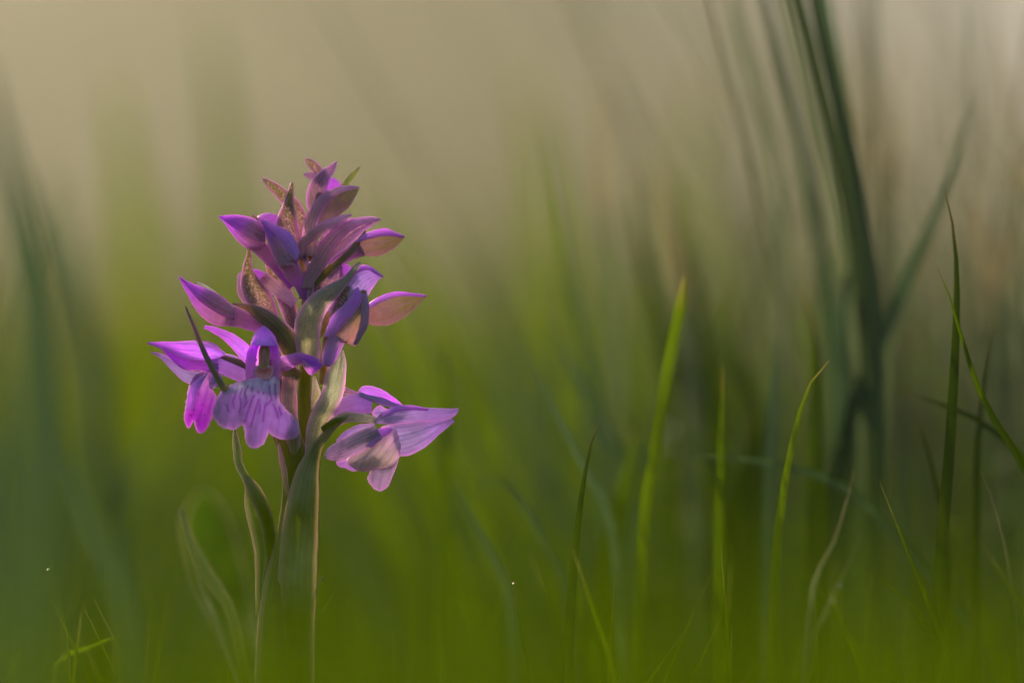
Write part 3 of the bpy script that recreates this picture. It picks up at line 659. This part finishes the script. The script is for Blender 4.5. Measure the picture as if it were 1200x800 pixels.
# S, T
pod('bud', [(305, 338), (297, 324), (295, 317), (299, 315)], [(316, 330), (311, 320), (304, 316), (300, 315)], M_budv, O, z=0)
tube('spur', [(308, 325, 0), (320, 336, 2), (333, 345, 2), (345, 356, 0)], [16, 18, 16, 12], M_bractb, O, ridge=.12, rid_n=9)
bract([(336, 384), (330, 360), (322, 348), (314, 325), (311, 304)], [(352, 384), (346, 352), (338, 330), (326, 312), (312.5, 303)], M_bract, z=-10, bulge=-.2, M=16)
bract([(340, 390), (330, 368), (324, 350), (322, 330)], [(350, 386), (346, 362), (338, 345), (324, 328)], M_bractp, z=-6, bulge=.1)
# U big left bud
pod('bud', [(274, 362), (262, 351), (246, 341), (231, 337), (219, 329), (209, 323)], [(276, 378), (262, 382), (247, 379), (232, 366), (220, 347), (210, 326)], M_bud, O, z=14, depth=.8)
sheet('sepal', [(268, 356), (254, 343), (240, 334), (231, 330)], [(266, 359), (252, 349), (240, 341), (230, 333)], M_palegr, O, z=16, bulge=.2)
sheet('sepal', [(274, 360), (258, 346), (242, 338), (228, 333), (211, 325)], [(274, 372), (260, 369), (244, 360), (228, 346), (212, 327)], M_bud, O, z=26, bulge=.22)
tube('spur', [(264, 368, 12), (284, 374, 12), (304, 381, 10), (326, 394, 6), (342, 408, 2)], [26, 21, 18, 16, 10], M_spur, O)
bract([(336, 424), (315, 392), (300, 376), (288, 364), (276, 358), (272, 356)], [(350, 420), (350, 396), (334, 378), (312, 362), (292, 356), (273, 355)], M_olive, z=22, bulge=.2, keel=.1, M=18)
# big sage bract I
bract([(350, 428), (345, 385), (352, 362), (366, 345), (386, 333), (404, 324), (414, 312), (421, 307)], [(374, 428), (376, 385), (384, 362), (394, 350), (402, 340), (412, 326), (420, 315), (423, 308)], M_sage, z=26, bulge=.22, M=20, N=44)
sheet('bract', [(364, 348), (370, 330), (380, 318), (394, 306)], [(390, 348), (396, 334), (402, 322), (400, 306)], M_bractp, O, z=4, bulge=.2)
pod('bud', [(395, 330), (396, 314), (402, 308)], [(412, 328), (412, 314), (404, 308)], M_budv, O, z=0)

# ---- flower J + K (upper right, half open)
fl = tube('flower', [(366, 400, 0), (384, 376, 2), (400, 358, 4), (415, 340, 4)], [10, 16, 20, 18], M_stempk, O)
fl['label'] = 'half opened lilac flower right of the big sage bract'
sheet('sepal', [(384, 366), (392, 346), (402, 326), (414, 314), (430, 311), (442, 318), (449, 324)], [(420, 366), (428, 352), (433, 342), (440, 332), (444, 327), (449, 325)], M_pale, fl, z=10, bulge=.28, M=18)
sheet('sepal', [(404, 324), (416, 314), (430, 311), (441, 317), (449, 324)], [(406, 328), (418, 319), (431, 316), (440, 321), (449, 325)], M_vio, fl, z=18, bulge=.3)
sheet('petal', [(386, 374), (392, 356), (398, 342), (408, 334)], [(402, 364), (410, 356), (414, 346), (412, 334)], M_bract, fl, z=17, bulge=.2)
K1, K2 = [(380, 394), (388, 372), (402, 358), (412, 346), (418, 337)], [(386, 396), (402, 382), (416, 366), (424, 350), (420, 337)]
sheet('hood', [(386, 398), (390, 382), (404, 364), (418, 348), (424, 340)], [(416, 405), (424, 392), (431, 374), (432, 356), (429, 340)], M_budg, fl, z=22, bulge=.3, M=20)
sheet('sepal', K1, K2, M_vio, fl, z=31, bulge=.25)
sheet('sepal', [(414, 404), (422, 380), (424, 360), (424, 344)], [(418, 404), (430, 384), (433, 362), (430, 344)], M_dusk, fl, z=30, bulge=.2)
sheet('lip', [(388, 392), (382, 402), (378, 416), (379, 426), (384, 429)], [(406, 398), (402, 406), (397, 416), (391, 425), (386, 429)], M_spurl, fl, z=26, bulge=.3)
sheet('petal', [(374, 450), (374, 425), (378, 400), (383, 390)], [(382, 450), (384, 430), (388, 408), (388, 392)], M_olive, fl, z=14, bulge=.2)
# L right bud
pod('bud', [(428, 362), (434, 353), (446, 347), (462, 342.5), (480, 343), (499, 345.5)], [(428, 376), (436, 381), (453, 381), (468, 375), (484, 364), (499, 348)], M_budg, O, z=4, depth=.8)
sheet('sepal', [(430, 358), (446, 347), (462, 342), (480, 343), (499, 346)], [(433, 361), (448, 353), (463, 347), (481, 346.5), (499, 348)], M_vio, O, z=15, bulge=.2)
# M bract right of axis
bract([(358, 570, 6), (358, 520), (362, 490), (376, 462), (381, 440), (389, 424), (400, 410)], [(362, 570, 6), (374, 520), (392, 484), (402, 462), (405, 440), (405, 425), (402, 410)], M_sage, z=18, bulge=.28, M=20, N=44, ripple=1.2, rn=2)
bract([(364, 480), (366, 455), (367, 440)], [(372, 480), (376, 462), (369, 440)], M_sage, z=2, bulge=.2)
# left ovary ribs of axis
bract([(345, 566, 4), (336, 520), (332, 490), (330, 455), (334, 432), (342, 418)], [(347, 566, 4), (352, 520), (349, 490), (347, 455), (348, 435), (346, 418)], M_stempk, z=16, bulge=.3, M=16)
bract([(338, 524), (334, 500), (326, 470), (324, 450), (330, 440)], [(344, 500), (337, 470), (336, 452), (331, 440)], M_olive, z=8, bulge=.2)
bract([(330, 420), (330, 400), (325, 392)], [(344, 425), (338, 404), (326, 391)], M_sage, z=8, bulge=.2)

# ---- left flower P
fp = tube('flower', [(336, 452, 2), (312, 446, 8), (290, 437, 12), (262, 426, 14), (246, 425, 14)], [10, 20, 27, 26, 18], M_spurl, O)
fp['label'] = 'vivid magenta flower seen from the side, farthest left'
sheet('bract', [(330, 446), (306, 434), (284, 422), (262, 416)], [(330, 450), (302, 440), (282, 430), (258, 419)], M_olive, fp, z=22, bulge=.3)
sheet('sepal', [(256, 438), (234, 434), (214, 432), (200, 420), (188, 408), (178, 404), (174, 402)], [(258, 420), (236, 418), (214, 412), (198, 406), (184, 402), (175, 401)], M_mag, fp, z=16, bulge=.25, M=16)
sheet('sepal', [(262, 418), (240, 423), (216, 420), (198, 412), (184, 406), (173.5, 403)], [(264, 413), (250, 405), (232, 400), (212, 400), (192, 400), (173.5, 401)], M_vio, fp, z=22, bulge=.3, M=18, ripple=.8)
sheet('petal', [(262, 414), (254, 404), (242, 400), (226, 399)], [(254, 408), (244, 404), (232, 402), (224, 400)], M_mag, fp, z=8, bulge=.2)
sheet('sepal', [(228, 452), (214, 446), (202, 434), (190, 421), (177, 413)], [(240, 436), (224, 434), (208, 425), (192, 415), (176.5, 412)], M_pale, fp, z=10, bulge=.25)
LP = [(242, 432), (232, 436), (224, 446), (220, 460), (217, 478), (216, 492), (220, 502), (224, 499), (226, 493), (230, 502), (235, 508), (243, 502), (248, 492), (253, 480), (254, 466), (250, 458), (245, 448), (252, 452), (257, 446), (260, 440), (252, 434)]
def marks_p(x, y):
    r = 0
    for (a, b, q) in ((222, 462, 1.6), (225, 470, 1.3), (219, 474, 1.5), (228, 480, 1.2), (223, 486, 1.3), (233, 462, 1), (237, 474, 1), (232, 492, 1.2), (240, 486, 1), (227, 456, 1.2)):
        r = max(r, 1 - max(0, math.hypot(x - a, y - b) / q - .4))
    return max(0, min(1, r))
patch('lip', LP, M_lipm, fp, lambda x, y, e: 20 + 8 * math.sin((x - 216) / 11 + y * .02) + e * .3, axis=((248, 436), (230, 506)), marks=marks_p, step=1.8)
patch('petal', [(245, 447), (250, 440), (258, 438), (260, 446), (254, 453), (247, 456)], M_pale, fp, lambda x, y, e: 24 + e * .4, axis=((245, 450), (260, 440)))
sheet('lip', [(238, 446), (231, 460), (226, 480)], [(244, 436), (224, 452), (217, 480)], M_vio, fp, z=30, bulge=.35)
# Q needle bract in front
sheet('bract', [(276, 456, 30), (262, 448, 34), (242, 412, 36), (229, 382, 36), (218, 359, 34)], [(262, 462, 30), (251, 442, 34), (236, 412, 36), (225, 382, 36), (217, 360, 34)], M_needle, O, bulge=.3, N=40)['label'] = 'narrow dark needle of a bract crossing the left flower'

# ---- front flower O
fo = tube('flower', [(350, 440, 14), (332, 432, 20), (316, 425, 24), (304, 424, 22)], [14, 16, 20, 16], M_stempk, O)
fo['label'] = 'lilac flower facing the viewer with a lined three lobed lip'
sheet('hood', [(292, 450), (288, 440), (290, 420), (294, 404), (300, 390), (308, 382)], [(324, 450), (329, 438), (328, 420), (325, 404), (318, 390), (310, 382)], M_hood, fo, z=34, bulge=-.30, curl=.12, M=22)
sheet('hood', [(294, 404), (297, 394), (302, 386), (309, 382)], [(325, 406), (322, 395), (316, 387), (310, 382)], M_vio, fo, z=38, bulge=.35, M=18)
sheet('petal', [(288, 444, 36), (288, 426, 38), (292, 408, 40), (300, 396, 42)], [(300, 440, 30), (299, 426, 32), (302, 410, 36), (306, 398, 42)], M_hood, fo, bulge=.3)
sheet('petal', [(318, 440, 30), (318, 426, 32), (316, 410, 36), (313, 398, 42)], [(329, 444, 36), (329, 426, 38), (326, 408, 40), (318, 396, 42)], M_hood, fo, bulge=.3)
pod('column', [(304, 431), (303, 416), (305, 405), (308, 401)], [(315, 431), (317, 416), (315, 405), (311, 401)], M_column, fo, z=38, depth=.6)
pod('pollinia', [(307.5, 428), (307, 416), (309, 407)], [(311.5, 428), (312, 416), (310.5, 407)], M_throat, fo, z=43, depth=.6)
patch('throat', [(298, 434), (302, 428), (310, 431), (317, 428), (320, 434), (319, 442), (310, 446), (300, 443)], M_throat, fo, lambda x, y, e: 40 - e * .6, axis=((309, 428), (309, 446)))
LO = [(296, 443), (289, 445), (280, 447), (270, 452), (261, 456), (255, 465), (251, 476), (250, 486), (254, 495), (262, 501), (270, 503), (278, 502), (284, 498), (287, 506), (288, 516), (292, 523), (300, 525), (308, 520), (312, 512), (314, 506), (320, 511), (328, 514), (337, 515), (345, 513), (350, 507), (350, 498), (345, 490), (338, 482), (331, 475), (327, 466), (328, 452), (326, 442), (318, 441), (310, 444), (303, 443)]
strokes = [[(284, 455), (281, 464), (283, 474), (281, 484)], [(291, 452), (287, 460), (289, 467)], [(298, 463), (294, 472), (290, 484), (287, 494)],
           [(303, 468), (300, 478), (297, 490), (294, 500)], [(302, 458), (302, 461)], [(308.5, 460), (308.5, 462)], [(305, 474), (304, 484)],
           [(316, 452), (316, 460), (318, 468), (313, 474)], [(322, 450), (322, 458), (323, 467)], [(276, 462), (273, 470), (274, 478)],
           [(311, 474), (309, 484), (308, 494)], [(327, 478), (330, 486)], [(296, 454), (295, 458)], [(266, 474), (268, 482)], [(320, 474), (324, 482), (326, 490)], [(290, 470), (286, 478)]]
ST = [[Vector(p) for p in s] for s in strokes]
def marks_o(x, y):
    p = Vector((x, y)); r = 0
    for s in ST:
        for i in range(len(s) - 1): r = max(r, 1 - max(0, segdist(p, s[i], s[i+1]) - .35) / 1.0)
    return max(0, r)
def z_o(x, y, e):
    d = max(0, (y - 450) / 70); side = (x - 300)
    return 40 + 9 * math.sin(min(1, d) * 2.4) - abs(side) ** 1.5 * .045 + 3.2 * math.exp(-((x - 300) / 9) ** 2) + .35 * min(e, 8) + 1.6 * math.sin(x * .28 + y * .07)
patch('lip', LO, M_lip, fo, z_o, step=1.35, axis=((306, 445), (300, 500)), marks=marks_o)['label'] = 'three lobed lip lined with magenta loops and dots'
ribbon('sepal', [(296, 426, 26), (284, 409, 28), (268, 395, 26), (252, 387, 22), (240, 383, 20)], [14, 17, 13, 9, 4], M_vio, fo, bulge=.28, ripple=.6)
ribbon('sepal', [(322, 432, 26), (336, 425, 32), (350, 420, 36), (362, 422, 38), (371, 427, 38)], [8, 18, 14, 11, 12], M_hood, fo, bulge=.35)
sheet('sepal', [(354, 418, 38), (364, 424, 38), (374, 424, 38), (377, 426, 36)], [(356, 430, 38), (362, 438, 38), (368, 438, 38), (374, 432, 36)], M_hood, fo, bulge=.3)

# ---- right flower N
fn = tube('flower', [(376, 516, 12), (386, 500, 18), (404, 489, 22), (424, 489, 22), (440, 492, 20)], [12, 13, 13, 11, 8], M_sage, O)
fn['label'] = 'dusky lilac flower turned away, lowest on the right'
tube('spur', [(386, 482, 4), (400, 478, 6), (418, 474, 8), (436, 474, 8)], [18, 25, 24, 20], M_spurl, fn)
sheet('bract', [(376, 500), (388, 492), (404, 487), (408, 485)], [(378, 506), (392, 499), (406, 490), (408, 486)], M_leafg, fn, z=32, bulge=.2)
sheet('sepal', [(402, 462), (404, 454), (412, 457), (421, 461)], [(400, 466), (402, 462), (410, 463), (420, 466)], M_bractp, fn, z=2, bulge=.2)
sheet('sepal', [(418, 462), (424, 453), (434, 452), (448, 457), (462, 466), (472, 475)], [(420, 466), (436, 468), (450, 474), (462, 478), (470, 478)], M_vio, fn, z=8, bulge=.3, M=16)
sheet('sepal', [(420, 458), (430, 462), (448, 466), (472, 476)], [(421, 464), (434, 469), (450, 475), (470, 478)], M_pale, fn, z=16, bulge=.2)
patch('petal', [(436, 484), (444, 475), (456, 480), (466, 480), (456, 488), (444, 490)], M_pale, fn, lambda x, y, e: 4 + e * .3, axis=((436, 484), (466, 480)))
sheet('sepal', [(438, 494), (450, 482), (464, 477), (480, 475), (500, 478), (520, 479), (537, 478)], [(440, 495), (460, 497), (480, 495), (500, 493), (520, 491), (532, 487), (537, 481)], M_pale, fn, z=24, bulge=.25, M=16)
sheet('petal', [(446, 484), (464, 476), (482, 475), (502, 479)], [(448, 488), (466, 482), (484, 480), (502, 481)], M_vio, fn, z=30, bulge=.3)
sheet('sepal', [(452, 498), (470, 496), (490, 494), (512, 492), (530, 490)], [(466, 534), (480, 533), (500, 522), (516, 508), (533, 494)], M_pale, fn, z=12, bulge=.25, M=18, ripple=1.2)
sheet('sepal', [(440, 498), (420, 505), (400, 515), (386, 524), (380, 534)], [(448, 514), (430, 525), (412, 534), (396, 539), (382, 537)], M_dusk, fn, z=30, bulge=.3, M=16)
sheet('petal', [(440, 496), (420, 498), (404, 506), (394, 516)], [(440, 506), (424, 508), (408, 514), (396, 520)], M_pale, fn, z=8, bulge=.2)
patch('lip', [(394, 541), (404, 538), (416, 532), (430, 528), (440, 536), (432, 546), (420, 551), (414, 552), (406, 549), (397, 546)], M_pale, fn, lambda x, y, e: 10 + e * .4, axis=((440, 530), (394, 545)))
patch('hood', [(448, 500), (458, 500), (466, 508), (469, 522), (468, 534), (462, 546), (454, 550), (440, 550), (430, 552), (418, 550), (408, 543), (407, 537), (416, 530), (430, 522), (440, 510)], M_duskg, fn, lambda x, y, e: 22 + 11 * (1 - math.exp(-e / 9)) + 1.2 * math.sin((x + y) * .3), axis=((455, 500), (420, 548)), step=2)
sheet('petal', [(428, 522), (436, 508), (448, 501), (458, 501)], [(436, 524), (446, 514), (456, 508), (460, 503)], M_vio, fn, z=33, bulge=.15)
patch('lip', [(438, 548), (450, 546), (462, 540), (467, 538), (464, 548), (459, 560), (454, 570), (446, 575), (438, 572), (431, 563), (432, 556)], M_dusk, fn, lambda x, y, e: 20 + .6 * min(e, 9), axis=((450, 545), (444, 575)), step=2)
